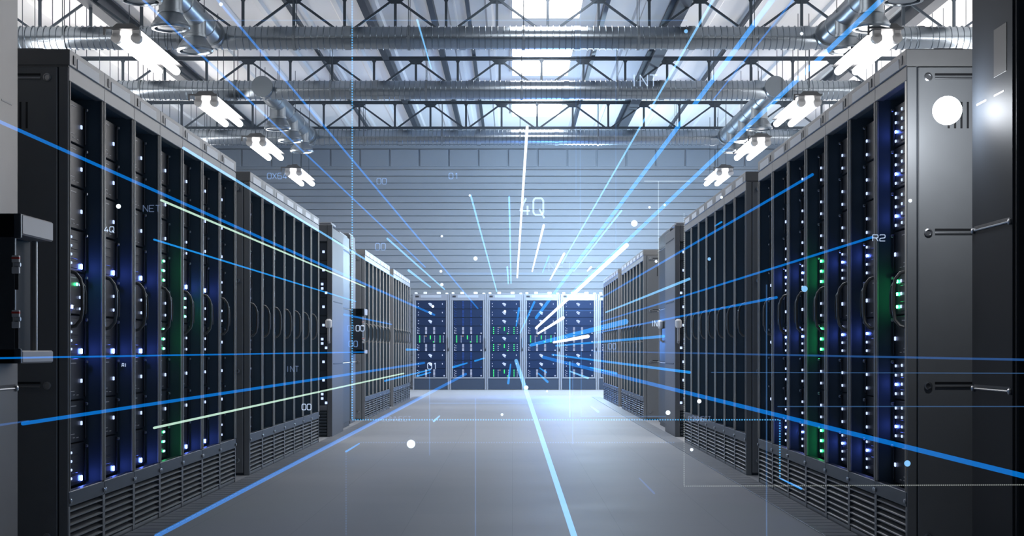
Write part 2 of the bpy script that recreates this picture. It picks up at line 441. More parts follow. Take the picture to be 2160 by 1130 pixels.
# LED layouts: (y, z fraction of the unit, width, height, material)
def leds(t, s):
    c2 = .475 if s > 0 else .515
    c1 = .30 if s > 0 else .385
    if t == 'P': return [(c2,.45,.018,.020,'led_w')]
    if t == 'E': return []
    if t == 'Q': return [(c1,f,.020,.012,'led_w') for f in (.2,.4,.6,.8)] + [(c2,.15,.016,.026,'led_b')]
    if t == 'M': return [(.40,.72,.015,.014,'led_gb'),(.45,.72,.016,.014,'led_w'),(.45,.42,.014,.014,'led_w'),(.31,.18,.026,.018,'led_b'),(.45,.15,.014,.012,'led_w')]
    if t == 'G': return [(.425,f,.016,.014,'led_gb') for f in (.22,.5,.78)] + [(.452,f,.014,.014,'led_w') for f in (.22,.5,.78)]
    if t == 'B': return [(c2,.2,.014,.016,'led_w'),(c2,.55,.014,.016,'led_w')]
    if t == 'D': return [(c1,f,.015,.014,'led_w') for f in (.16,.38,.6,.82)] + [(c2-.012,f-.02,.015,.014,'led_w' if f!=.38 else 'led_b') for f in (.16,.38,.6,.82)]
    if t == 'S': return [(c2,f,.015,.014,'led_w' if f!=.6 else 'led_b') for f in (.16,.38,.6,.82)]
    if t == 'g': return [(.475,f,.016,.016,'led_gb') for f in (.2,.5,.8)] + [(.40,f,.014,.016,'led_w') for f in (.2,.5,.8)]
    if t == 'h': return [(.515,f,.016,.016,'led_gb') for f in (.2,.5,.8)]
    return []
UH = .2125; EX = -.085
def unit_mesh(t, s):
    def fn(b):
        b.cbox(EX-.25, EX, .03, .555, .003, UH-.003, .004)
        if t in 'QGDSgh':
            for i in range(4): b.cbox(EX, EX+.004, .06, .42, .018+i*.047, .018+i*.047+.036, .002)
        b.cbox(EX, EX+.010, .535, .556, .012, UH-.012, .004)
    return part('unit'+t, 'server_unit', 'server', s, fn)
MARKS = ((.28,.40,UH-.030,.005),(.28,.37,.044,.004),(.34,.375,.026,.004),(.40,.44,.024,.004))
def mark_mesh(i, s):
    y0,y1,z,h = MARKS[i]
    return part('mark%d'%i, 'front_marking', 'trim_l', s, lambda b: b.box(EX,EX+.002,y0,y1,z,z+h))
def knob_mesh(s):
    return part('knob', 'latch_knob', 'chrome', s, lambda b: b.cbox(EX+.008,EX+.022,.528,.542,UH*.86,UH*.93,.003))
def led_mesh(w, h, s, mat):
    return part(('led',w,h,mat), 'status_light', mat, s, lambda b: b.cbox(EX+.002, EX+.009, -w/2, w/2, -h/2, h/2, .002))

def cabinet(s, y, label, group, units, detail, first):
    x = -XL if s > 0 else XR
    t = empty('server_cabinet', (x,y,0), label, 'server cabinet', group)
    L = lambda n, key, mat, fn: link(n, part(key, n, mat, s, fn), t)
    L('body','body','steel',f_body); L('header_rail','header','header',f_header); L('top_cap','cap','header',f_cap)
    L('label_plate','plate','plate',f_plate); L('door_frame','frame','stile',f_frame)
    L('sill_panel','sill','steel',f_sill); L('vent_louvre','louv','louvre',f_louv); L('door_handle','handle','handle',f_handle)
    L('inner_lining','inner','inner',f_inner)
    for yy in (.014,W-.014):
        o = link('bolt', part('bolt','bolt','chrome',s,f_bolt), t, (s*.001,yy,.285))
    if detail: L('tag','tab','slab',f_tab)
    for i, u in enumerate(units):
        z = 2.235-UH*(i+1)
        o = link('server_unit', unit_mesh(u,s), t, (0,0,z))
        if detail:
            if u in 'PME':
                for q in range(4): link('front_marking', mark_mesh(q,s), o)
            link('latch_knob', knob_mesh(s), o)
        for (yy,zf,lw,lh,mat) in leds(u,s): link('status_light', led_mesh(lw,lh,s,mat), o, (0,yy,zf*UH))
    if not units:
        L('equipment_front','equip','server',lambda b: [b.cbox(EX-.2,EX,.03,.555,.335+i*UH,.335+i*UH+UH-.004,.004) for i in range(9)])
    if first:
        e = L('end_panel','endp','endp' ,f_end); L('corner_post','endpost','endp',f_endpost)
        for z in (2.28,1.55,.83,.12):
            link('screw', part('screw','screw','chrome',s,f_screw), e, (-s*.098,-.012,z))
            if z > .5: link('groove', part('slot','groove','chrome',s,f_slot), e, (0,0,z-.004)); link('groove', part('slotd','groove','black',s,f_slotd), e, (0,0,z))
        link('vent', part('vent','vent','black',s,f_vent), e)

UA_L = ['PPPQMQPPQ','PPPQBQPPQ','PEPQBQPPQ','PPPGBGPPG','PEBQGBPPQ','PPPQBBPPQ','PPPBBPPPB']
UA_R = ['DDDPgPDDP','BBBSPSBBS','BBBSPSBBS','BBBhBhBBh','BBBSPSBBS','EPBSPSBBS','EEEPEPEPE']
ROWY = (6.97, 11.77, 20.97, 25.97)
RN = ['nearest','second','third','farthest']
LK_L = {0:'with a green light beside its handle',3:'with three clusters of green lights',4:'with green lights beside its handle'}
LK_R = {0:'with double columns of lights and three green',3:'with three clusters of green lights'}
for s, side in ((1,'left'),(-1,'right')):
    for r, y0 in enumerate(ROWY):
        g = 'server cabinets in the %s %s row' % (RN[r], side)
        for i in range(7):
            if r == 0: units = (UA_L if s > 0 else UA_R)[i]
            elif r == 1: units = 'PEBBEBPEB' if i < 4 else 'EEEEEEEEE'
            else: units = ''
            lk = (LK_L if s > 0 else LK_R).get(i) if r == 0 else None
            lab = 'dark grey server cabinet, %s from the camera in the %s %s row' % (ORD[i], RN[r], side)
            if lk and i: lab = 'grey server cabinet %s, %s in the nearest %s row' % (lk, ORD[i], side)
            elif lk: lab = 'grey cabinet %s, first of the %s row' % (lk, side)
            cabinet(s, y0+i*W, lab, g, units, r == 0, i == 0)

# ------------------------------------------------------------------ racks along the end wall
RW = .9225; RY = 36.9
def r_frame(b):
    b.cbox(0.004,.045,-.02,.05,.0,2.38,.004); b.cbox(.052,.088,-.012,.05,.28,2.235,.004)
    b.cbox(RW-.045,RW-.004,-.02,.05,.0,2.38,.004); b.cbox(RW-.088,RW-.052,-.012,.05,.28,2.235,.004)
    b.cbox(.045,RW-.045,-.016,.05,2.225,2.38,.004); b.cbox(.045,RW-.045,-.014,.05,.275,.31,.004)
def r_body(b): b.box(.006,.03,.05,.9,.0,2.37); b.box(RW-.03,RW-.006,.05,.9,0,2.37); b.box(.03,RW-.03,.86,.9,0,2.37); b.box(.03,RW-.03,.05,.86,2.33,2.37)
def r_base(b): b.cbox(.048,RW-.048,.0,.05,.01,.272,.004)
def r_plate(b): b.cbox(.20,.72,-.024,-.015,2.29,2.36,.003)
def r_dark(b): b.cbox(.075,.16,-.022,-.015,2.30,2.345,.003)
def r_lug(b):
    b.cbox(.05,.12,.02,.10,2.38,2.43,.008); b.cbox(.27,.36,.02,.10,2.38,2.44,.008); b.cbox(.60,.70,.02,.10,2.38,2.44,.008); b.cbox(.82,.89,.02,.10,2.38,2.42,.008)
def r_rail(b): b.cbox(.36,.60,.03,.06,2.38,2.41,.005)
def r_handle(b): b.cbox(RW-.040,RW-.014,-.05,-.02,1.05,1.30,.008)
def r_latch(b): b.cbox(RW-.042,RW-.012,-.045,-.02,.96,1.03,.006)
def r_unit(b): b.cbox(.095,RW-.095,.0,.4,.004,UH-.004,.004); b.box(.10,RW-.10,-.004,0,UH-.020,UH-.012); b.box(.10,RW-.10,-.004,0,.008,.014)
OW = RW-.19; OX = .095
def pat(t):
    r = []
    d = lambda fx, fz, m, w=.022, h=.022: r.append((OX+fx*OW, fz*UH, w, h, m))
    if t in '1':
        d(.075,.62,'led_r'); d(.075,.30,'led_r'); d(.89,.58,'led_r',.022,.035)
        for q in ((.43,.62),(.46,.66),(.49,.60),(.46,.48),(.50,.46),(.52,.56),(.50,.38)): d(q[0],q[1],'led_w',.026,.028)
    if t in '2d':
        m = 'led_r' if t == '2' else 'led_dim'
        for q in ((.05,.80),(.09,.68),(.05,.50),(.09,.44),(.05,.28),(.09,.14),(.05,.14)): d(q[0],q[1],m,.020,.020)
        for c in (.335,.61):
            for k in range(6): d(c,.12+k*.145,m,.050,.020)
        d(.95,.16,m,.034,.034)
    if t == '3':
        for k in range(4): d(.115,.14+k*.225,'led_g',.028,.028); d(.27,.14+k*.225,'led_r',.022,.024); d(.92,.14+k*.225,'led_r',.022,.024); d(.81,.14+k*.225,'led_g',.024,.028)
        for k in (1.6,2.3,3): d(.48,.14+k*.225,'led_g',.026,.028)
        for k in (0,1,2,3): d(.625,.14+k*.225,'led_r',.022,.024)
        d(.585,.14,'led_g',.022,.03); d(.33,.82,'led_am',.022,.026)
    return r
RACKS = ['111232112','ddd232dd2','111313113','111232112','111222112','111222112']
RLAB = ['tall grey rack against the end wall, first from the left cabinets','grey end wall rack with dim blue light columns',
        'grey end wall rack with three rows of green lights','grey end wall rack just right of the one with three green rows',
        'grey end wall rack without green lights, fully in view','grey end wall rack half hidden behind the right cabinets']
for i in range(6):
    t = empty('network_rack', (-2.495+i*RW, RY, 0), RLAB[i], 'server rack', 'racks along the end wall')
    L = lambda n, mat, fn: link(n, cached(('rack',n,mat), lambda: (lambda b: (fn(b), b.mesh(n, M[mat]))[1])(MB())), t)
    L('frame','rackgrey',r_frame); L('body','steel',r_body); L('base_panel','rbase',r_base); L('header_plate','rplate',r_plate)
    L('display','black',r_dark); L('lifting_lug','whitep',r_lug); L('cable_rail','rackgrey',r_rail); h = L('door_handle','chrome',r_handle); L('latch','black',r_latch)
    for k, u in enumerate(RACKS[i]):
        o = link('server_unit', cached('runit', lambda: (lambda b: (r_unit(b), b.mesh('server_unit', M['rserver']))[1])(MB())), t, (0,0,2.225-UH*(k+1)))
        for (x,z,w,hh,mat) in pat(u):
            link('status_light', cached(('rl',w,hh,mat), lambda: (lambda b: (b.cbox(-w/2,w/2,-.010,-.001,-hh/2,hh/2,.003), b.mesh('status_light', M[mat]))[1])(MB())), o, (x,0,z))

# ------------------------------------------------------------------ cross-aisle clusters
def side_rack(s, y0):
    """cabinet turned towards the camera at the mouth of the cross aisle"""
    x = (-2.065 if s > 0 else 1.865); sd = 'left' if s > 0 else 'right'
    t = empty('network_rack', (x,y0,0), 'cabinet facing the camera between the %s rows, %s' % (sd, 'with a column of blue white lights' if s > 0 else 'lit edge beside stacked latches'), 'server rack', 'cabinets facing the camera at the cross aisle')
    L = lambda n, mat, fn, p=t: link(n, (lambda b: (fn(b), b.mesh(n, M[mat]))[1])(MB(s)), p)
    def body(b): b.cbox(-.72,0,.04,1.10,.0,2.40,.006); 
    def frame(b): b.cbox(-.055,.002,-.02,.05,.0,2.43,.005); b.cbox(-.72,-.665,-.02,.05,.0,2.43,.005); b.cbox(-.665,-.055,-.018,.05,2.24,2.43,.005); b.cbox(-.665,-.055,-.018,.05,.30,.36,.005)
    L('body','slab',body); L('frame','slab',frame)
    L('base_panel','steel',lambda b: [b.cbox(-.66,-.06,-.015,.04,.02+i*.035,.045+i*.035,.004) for i in range(8)])
    L('top_box','rackgrey',lambda b: (b.cbox(-.20,-.02,.1,.5,2.43,2.47,.01), b.cbox(-.55,-.28,.1,.7,2.43,2.46,.01)))
    for z in (2.28,1.55,.83): L('groove','black',lambda b: b.cbox(.0,.004,.12,1.0,z,z+.012,.001))
    h = L('door_handle','bracket',lambda b: b.tube([(-.035,-.022,1.08),(-.035,-.055,1.10),(-.035,-.055,1.25),(-.035,-.022,1.27)],.016,8))
    L('handle_cap','whitep',lambda b: b.lathe([(.03,1.25),(.038,1.27),(.038,1.33),(.02,1.35)],(-.035,-.05,0),'z',12), h)
    for i in range(9):
        z = .34+i*.21
        o = L('server_unit','server',lambda b: b.cbox(-.66,-.06,.0,.3,z,z+.205,.004))
        pts = [(-.10,z+.10)] if i % 3 else [(-.07,z+.05),(-.115,z+.10),(-.115,z+.15)]
        for px,pz in pts: L('status_light','led_w',lambda b: b.cbox(px-.014,px+.014,-.008,-.001,pz-.014,pz+.014,.002), o)
slabs = []
def slab(s, y0, y1, x, h, label, box=False, near=False, dark=False):
    dm = 'dark' if near else 'steel'; lm = 'header' if near else 'slab'
    sd = 'left' if s > 0 else 'right'
    t = empty('utility_cabinet', (x,y0,0), label, 'cabinet', 'tall plain cabinets at the row ends')
    L = lambda n, mat, fn, p=t: link(n, (lambda b: (fn(b), b.mesh(n, M[mat]))[1])(MB(s)), p)
    d = y1-y0
    L('body',dm if dark else lm,lambda b: b.cbox(-.9,0,0,d,.0,h-.0,.006))
    p = L('side_panel',dm if dark else lm,lambda b: b.cbox(0,.008,.03,d-.03,.06,h-.16,.003))
    for z in (h-.20,1.52,.83):
        L('groove','black',lambda b: b.cbox(.008,.0095,.06,d-.06,z+.006,z+.018,.001), p)
        L('groove','chrome',lambda b: b.tube([(.009,.06,z),(.009,d-.06,z)],.005,8), p)
        for yy in (.055,d-.055): L('screw','chrome',lambda b: b.lathe([(.013,0),(.013,.008),(.008,.011)],(.009,yy,z),'x',12), p)
    if near:
        L('label_patch','black' if dark else 'steel',lambda b: b.cbox(.008,.0095,.10,.26,2.14,2.34,.001), p)
        for yy in (.13,.36): L('mark','trim_l',lambda b: b.cbox(.008,.0095,yy,yy+.13,2.06,2.068,.001), p)
    L('top_box','rackgrey',lambda b: (b.cbox(-.30,-.02,.05,d-.05,h,h+.03,.008)))
    slabs.append(t)
    return t
side_rack(1, 16.95); side_rack(-1, 16.98)
slab(1, 18.55, 19.50, -2.15, 2.46, 'dark tall cabinet behind the light edged cabinet facing the camera, left side', dark=True)
slab(-1, 18.35, 19.60, 1.955, 2.50, 'dark tall cabinet with a slit front behind the right turned cabinet', dark=True)
h = slabs[-1]
def hook(n, mat, fn, p): return link(n, (lambda b: (fn(b), b.mesh(n, M[mat]))[1])(MB(-1)), p)
hk = hook('door_handle','bracket',lambda b: b.tube([(.008,.71,1.10),(.045,.71,1.12),(.045,.71,1.27),(.008,.71,1.29)],.017,8), h)
hook('handle_cap','whitep',lambda b: b.lathe([(.03,1.27),(.04,1.29),(.04,1.36),(.02,1.38)],(.042,.71,0),'z',12), hk)
hook('slit','black',lambda b: b.cbox(.008,.0105,.30,.52,1.55,2.26,.001), h)
slab(1, 19.93, 20.54, -2.185, 2.55, 'slim light grey tall cabinet behind the small electrical box, left side')
slab(-1, 19.93, 20.54, 2.03, 2.55, 'slim tall cabinet before the third right row')
slab(1, 5.94, 6.536, -2.185, 2.75, 'tall grey cabinet cut by the left edge of the picture', near=True)
slab(-1, 5.95, 6.536, 2.03, 2.75, 'tall dark cabinet cut by the right edge of the picture', near=True, dark=True)
def elec_box(y0, label, x0=-2.1755, xf=-2.005):
    """open sided electrical box with pale brackets, hinges and breakers"""
    t = empty('electrical_box', (x0,y0,.943), label, 'electrical box', 'electrical boxes on the left cabinets')
    L = lambda n, mat, fn, p=t: link(n, (lambda b: (fn(b), b.mesh(n, M[mat]))[1])(MB()), p)
    w = xf-x0; h = .612; d = .41
    L('front_plate','steel',lambda b: (b.cbox(0,w-.024,-.02,0,0,h,.003), b.cbox(.05,w,-.02,0,h-.10,h,.003), b.cbox(.05,w,-.02,0,0,.06,.003)))
    L('back_plate','dark',lambda b: b.cbox(0,w-.10,0,d,.03,h-.03,.003))
    L('far_post','stile',lambda b: b.cbox(w-.075,w-.055,d-.06,d-.04,.05,h-.08,.003))
    L('top_bracket','bracket',lambda b: b.cbox(.002,w,.002,d,h-.085,h,.006))
    L('bottom_bracket','bracket',lambda b: b.cbox(.002,w,.002,d,0,.053,.006))
    for z in (.181,.403):
        k = L('latch','whitep',lambda b: (b.cbox(w-.032,w-.002,-.036,-.018,z-.037,z-.010,.002), b.cbox(w-.032,w-.002,-.036,-.018,z+.008,z+.037,.002), b.cbox(w-.030,w-.010,-.03,-.018,z-.012,z+.012,.002)))
        L('latch_band','red',lambda b: b.cbox(w-.0325,w-.0015,-.0365,-.018,z+.022,z+.031,.001), k)
        L('latch_knob','chrome',lambda b: b.lathe([(.011,0),(.011,.02),(.008,.024)],(w-.022,-.026,z),'x',12), k)
    for z in (.06,.30): L('hinge','black',lambda b: b.cbox(w-.02,w-.004,-.034,-.028,z,z+.09,.002))
elec_box(6.05, 'open electrical box with pale brackets and red latches at the left edge of the picture')
elec_box(20.05, 'small grey electrical box with pale brackets in front of the third left row')
for s,(xa,xb),lab in ((1,(-2.42,-2.25),'flat grey box on top of the first left cabinet'),(-1,(2.02,2.17),'flat grey box on top of the first right cabinet')):
    b = MB(); b.cbox(xa,xb,7.1,7.5,H,H+.03,.006)
    tag(link('cable_box', b.mesh('cable_box', M['rackgrey'])), lab, 'box')

# ------------------------------------------------------------------ light streaks floating along the aisle
HC = {'B':holo('streak_blue',(.0,.17,.62),.40), 'C':holo('streak_cyan',(.01,.30,.85),.42), 'P':holo('streak_pale',(.16,.48,.85),.48),
      'W':holo('streak_white',(.75,.80,.80),.85), 'G':holo('streak_green_white',(.42,.62,.50),.60), 'D':holo('streak_dim',(.03,.14,.45),.22),
      'O':glow('orb_white',(.82,.91,1.0),1.25), 'K':glow('orb_blue',(.25,.58,1.0),1.0), 'T':holo('text_white',(.55,.70,.95),.36), 'U':holo('text_blue',(.22,.42,.85),.22), 'V':holo('text_faint',(.25,.36,.62),.13)}
CN = {'B':'blue','C':'cyan','P':'pale blue','W':'white','G':'greenish white','D':'dim blue'}
def safe_depth(x, y, cap, ratio=1.0):
    dx, dy = abs(x-VX), y-VY
    Y = cap
    if dx > 1: Y = min(Y, 1.62*F/dx)
    if dy > 1: Y = min(Y, .955*F/dy)
    if dy < -1: Y = min(Y, 3.7*F/-dy)
    return max(1.2, min(Y, 36.2/ratio))
def streak(x1,y1,x2,y2,c,w,label,w2=None,Y1=None):
    # re-aim the far end at the vanishing point so that the streak runs parallel to the aisle
    r1 = math.hypot(x1-VX,y1-VY); r2 = math.hypot(x2-VX,y2-VY); ra = r1/r2
    Y = Y1 or safe_depth(x1,y1,13.0,ra)
    a = P(x1,y1,Y); bq = Vector((a.x, Y*ra, a.z))
    w2 = w2 or max(2.6, w*.55)
    b = MB(); b.tube([(0,0,0),(0,bq.y-a.y,0)], [w/2*Y/F, w2/2*bq.y/F], 8)
    o = link('light_streak', b.mesh('light_streak', HC[c]), None, a)
    tag(o, label, 'light streak', 'light streaks running along the aisle')
S = [
 (-30,243.5,916,664,'B',8,'long faint blue streak from the left edge across the left cabinets'),
 (340,422,770,605,'G',5,'bright greenish white streak crossing the upper left cabinets'),
 (325,505,750,636,'C',4,'cyan streak across the left cabinets, below the bright white one'),
 (387,312,840,590,'P',6,'pale cyan streak along the tops of the second left row'),
 (0,755,770,744,'B',4,'blue streak at camera height from the left edge to the small electrical box'),
 (48,893,895,767,'B',8,'thick blue streak low across the left cabinets'),
 (0,896,60,886,'D',5,'faint blue streak end at the lower left edge'),
 (325,902,852,789,'G',5,'greenish white streak low across the left cabinets'),
 (726,663,826,684,'B',4,'short blue streak above the small electrical box'),
 (812,803,908,780,'C',4,'cyan streak by the base of the farthest left row'),
 (880,793,908,785,'C',4,'tiny cyan streak at the foot of the first end wall rack'),
 (330,1130,983,790,'B',10,'blue streak lying just over the floor along the left cabinets'),
 (1217,1148,1087,761,'P',14,'wide pale streak down the middle of the floor'),
 (1112,268,1090,585,'W',6,'white streak rising through the number 4Q'),
 (993,412,1046,615,'P',4,'slanted pale blue streak left of centre on the end wall'),
 (1074,415,1077.5,597,'P',4,'upright pale blue streak in the middle of the end wall'),
 (1070,563,1073,598,'P',4,'tiny upright streak left of the upright pale blue one'),
 (1147,475,1122,572,'W',5,'short white streak below the number 4Q'),
 (1158,540,1140,572,'C',4,'tiny cyan streak beside the word NET on the end wall'),
 (302,0,896,564,'B',4.5,'long blue streak from the roof past the left nozzles'),
 (817,503,937,611,'P',4,'pale blue streak above the farthest left row'),
 (459,0,1005,653,'B',5,'long blue streak from the roof down to the dim blue rack'),
 (862,570,907,606,'P',5,'short pale streak over the end of the farthest left row'),
 (880,42,910,145,'P',4,'short pale streak in front of the nearest spiral duct'),
 (1504,0,1185,555,'P',5,'slim pale streak from the roof ending above the word NET'),
 (1629,0,1131,670,'C',11,'wide light blue streak from the roof to the end wall racks'),
 (1673,0,1505,212,'B',4,'thin blue streak in front of the right roof'),
 (1859,0,1180,640,'C',11,'wide light blue streak passing under the right lamps'),
 (1311,444,1205,568,'P',4,'pale thin streak beside the wide streak on the end wall'),
 (1322,517,1131,692,'W',9,'thick warm white streak in front of the right racks'),
 (1188,670,1135,703,'W',7,'white streak under the thick warm white one'),
 (1240,709,1168,723,'W',8,'white streak nearly level over the end wall racks'),
 (1190,535,1160,590,'W',5,'short white streak crossing the word NET'),
 (1247,563,1240,572,'W',4,'tiny white streak right of the word NET'),
 (1714,368,1260,633,'B',6,'blue streak across the upper right cabinets'),
 (1454,588,1278,658,'P',6,'pale cyan streak over the third right row'),
 (1840,500,1268,679,'B',5.5,'blue streak ending at the text R2'),
 (1638,627,1258,702,'B',5.5,'blue streak over the handles of the second right row'),
 (1400,709,1173,730,'C',6,'cyan streak just above camera height, right side'),
 (1320,678,1120,728,'C',12,'broad cyan streak toward the end wall racks'),
 (1455,785,1165,748,'C',6,'cyan streak just below camera height, right side'),
 (2190,1011,1145,754,'B',12,'thick blue streak to the lower right edge'),
 (1300,787,1245,774,'C',5,'short cyan streak by the foot of the farthest right row'),
 (1240,797,1203,782,'P',5,'short pale streak at the base of the end wall racks'),
 (1127,637,1097,702,'C',5,'upright cyan streak on the fourth end wall rack'),
 (1095,650,1089,687,'C',5,'short cyan streak between the third and fourth end wall racks'),
 (1077,768,1072,808,'C',5,'short cyan streak low on the end wall rack with three green rows'),
 (1155,805,1135,788,'C',5,'short cyan streak at the base of the fourth end wall rack'),
 (1152,785,1139,776,'C',4,'tiny cyan streak above the base of the fourth end wall rack'),
 (985,765,956,774,'C',5,'short cyan streak on the dim blue rack'),
 (1022,757,1002,761,'C',4,'tiny cyan streak at the edge of the dim blue rack'),
 (858,737,880,737,'C',5,'tiny level cyan streak at the end of the left rows'),
 (757,934,730,952,'C',4,'short cyan streak over the floor at a dotted corner, left side'),
 (1262,868,1247,857,'P',5,'short pale streak on the far floor near the right rows'),
 (927,877,915,888,'P',4,'short pale streak on the far floor near the left rows'),
 (1350,1007,1380,1040,'D',4,'faint streak over the near floor right of the middle'),
 (1690,1030,1645,1008,'C',5,'short cyan streak before the louvres of the first right row'),
 (1522,468,1508,476,'C',4,'tiny cyan streak on the second right row'),
 (2165,758.5,1248,741,'D',5,'dim level streak at camera height toward the right edge'),
]
for a in S:
    x1,y1,x2,y2,c,w,lab = a
    if math.hypot(x1-VX,y1-VY) < math.hypot(x2-VX,y2-VY): x1,y1,x2,y2 = x2,y2,x1,y1
    streak(x1,y1,x2,y2,c,w,lab)

ORBS = [(1998,233,30,'O','large white glowing orb before the first right cabinet'),(867,936,9,'O','white orb over the floor left of the middle'),
 (1338,471,7,'O','white orb before the end wall above the right rows'),(1409,870,5,'O','white orb at the foot of the right turned cabinet'),
 (1475,846,4.5,'O','white orb low on the second right row'),(1697,609,6.5,'K','blue orb on the fifth right cabinet'),(1914,977,6.5,'K','blue orb low beside the first right cabinet'),
 (250,435,5,'O','white orb on the second left cabinet'),(1003,545,4.5,'O','white orb on the lower end wall'),(1110,817,4.5,'O','white orb at the foot of the end wall racks'),
 (1496,546,3.5,'K','small blue orb on the second right row'),(1459,948,3.5,'O','small orb over the floor by the second right row'),(1059,874,3,'O','small orb over the far floor in the middle'),
 (932,498,2.6,'O','tiny orb on the end wall left of the middle'),(1370,437,2.8,'O','tiny orb up right of the white wall orb'),(1384,551,3,'O','tiny orb above the right turned cabinet'),
 (1402,432,2.5,'O','tiny orb on the wide light blue streak'),(1522,416,3,'O','small orb on the label plates of the second right row'),(1920,423,4,'O','small orb on the corner post of the first right cabinet'),
 (930,572,3,'O','tiny orb over the farthest left row, upper'),(932,600,3.5,'O','tiny orb over the first end wall rack'),(913,646,3,'O','tiny orb in the first end wall rack'),
 (466,9,4,'O','small orb on the roof streak, upper left'),(1691,71,3.5,'O','small orb on the nearest spiral duct, right'),(1447,66,4,'K','small blue orb on the nearest spiral duct'),(991,412,2.5,'O','tiny orb at the top of the slanted wall streak'),
 (1065,656,2.6,'O','tiny orb on the rack with three green rows'),(1154,825,2.5,'O','tiny orb over the far floor by the racks')]
for (x,y,r,c,lab) in ORBS:
    Y = safe_depth(x,y,12.0)
    p = P(x,y,Y)
    if r == 30: Y = 6.42; p = P(x,y,Y)
    b = MB(); b.sphere((0,0,0), r*Y/F, 20, 12)
    mat = HC[c]
    if r == 30:
        mat = glow('orb_lamp',(.88,.93,1.0), 110, True)
    tag(link('glowing_orb', b.mesh('glowing_orb', mat), None, p), lab, 'orb', 'glowing orbs in the air')

# ------------------------------------------------------------------ floating lettering (stroke letters, 1 wide x 1 high)
G = {'0':[[(.15,0),(.85,0),(1,.15),(1,.85),(.85,1),(.15,1),(0,.85),(0,.15),(.15,0)]],
 '1':[[(.25,.8),(.6,1),(.6,0)]],
 '2':[[(0,.9),(.1,1),(.9,1),(1,.88),(1,.6),(.9,.5),(.1,.42),(0,.3),(0,0),(1,0)]],
 '4':[[(.6,1),(0,.25),(1,.25)],[(.75,.55),(.75,0)]],
 '6':[[(.9,1),(.15,1),(0,.85),(0,.15),(.15,0),(.85,0),(1,.12),(1,.45),(.88,.55),(0,.55)]],
 'Q':[[(.15,0),(.85,0),(1,.15),(1,.85),(.85,1),(.15,1),(0,.85),(0,.15),(.15,0)],[(.6,.35),(1.1,-.2)]],
 'X':[[(0,0),(1,1)],[(0,1),(1,0)]],'I':[[(.5,0),(.5,1)]],'N':[[(0,0),(0,1),(1,0),(1,1)]],'T':[[(0,1),(1,1)],[(.5,1),(.5,0)]],
 'E':[[(1,0),(0,0),(0,1),(1,1)],[(0,.5),(.8,.5)]],'C':[[(1,1),(.15,1),(0,.85),(0,.15),(.15,0),(1,0)]],
 'O':[[(.15,0),(.85,0),(1,.15),(1,.85),(.85,1),(.15,1),(0,.85),(0,.15),(.15,0)]],'R':[[(0,0),(0,1),(.9,1),(1,.85),(1,.6),(.9,.5),(0,.5)],[(.55,.5),(1,0)]],
 'A':[[(0,0),(.2,1),(1,1),(1,0)],[(.1,.4),(1,.4)]]}
TXT = [('4Q',1097,418,1146,453,'T',4.2,'large glowing number 4Q before the middle of the end wall'),('INT',1330,158,1386,182,'T',2.4,'glowing word INT over the middle spiral duct'),
 ('0X64',564,365,605,377,'U',2,'faint text 0X64 beside the last left lamp'),('00',795,376,815,388,'U',2,'faint number 00 high on the end wall, left'),('01',947,365,967,377,'U',2,'faint number 01 high on the end wall'),
 ('00',792,513,813,527,'U',2.2,'blue number 00 above the third left row'),('NET',1158,553,1208,572,'V',2.6,'faint word NET low on the end wall'),('NET',302,433,338,446,'V',2,'faint word NET on the third left cabinet'),
 ('4Q',220,478,240,489,'T',2,'small text 4Q on the second left cabinet'),('R2',1841,495,1867,508,'T',2,'text R2 on the second right cabinet'),('01',733,686,749,698,'V',2,'faint number 01 overlapping the small electrical box'),('00',751,686,768,698,'T',2,'bright number 00 on the small electrical box'),
 ('00',736,719,754,731,'U',2,'faint number 00 low on the small electrical box'),('01',808,677,826,690,'V',2,'faint number 01 on the third left row'),('INT',603,772,630,784,'V',2,'faint word INT on the second left row'),
 ('00',637,852,656,864,'T',2,'bright number 00 over the louvres of the second left row'),('01',902,765,922,778,'T',2,'number 01 low on the first end wall rack'),('CONNECT',806,878,867,888,'V',1.8,'word CONNECT over the floor, left'),
 ('CONNECT',1452,878,1499,888,'V',1.8,'word CONNECT on the louvres of the second right row'),('01',1094,670,1110,683,'V',2,'faint number 01 between the end wall racks'),('00',1283,724,1299,736,'U',1.8,'dim number 00 on the third right row'),
 ('INT',1374,676,1393,688,'T',1.8,'word INT beside the latches of the right turned cabinet'),('AI',257,766,267,773,'T',1.6,'tiny text AI on the second left cabinet')]
for (s,x0,y0,x1,y1,c,w,lab) in TXT:
    Y = min(safe_depth(x0,y1,16), safe_depth(x1,y0,16)); p = P(x0,y1,Y); k = Y/F
    n = len(s); cw = (x1-x0)/(n-.25)*.75; st = (x1-x0)/(n-.25); b = MB()
    for i,ch in enumerate(s):
        for pl in G[ch]:
            for q in range(len(pl)-1):
                pa, pb = pl[q], pl[q+1]
                b.tube([((i*st+pa[0]*cw)*k,0,pa[1]*(y1-y0)*k),((i*st+pb[0]*cw)*k,0,pb[1]*(y1-y0)*k)], w/2*k, 5)
    tag(link('glowing_text', b.mesh('glowing_text', HC[c]), None, p), lab, 'text', 'glowing texts in the air')

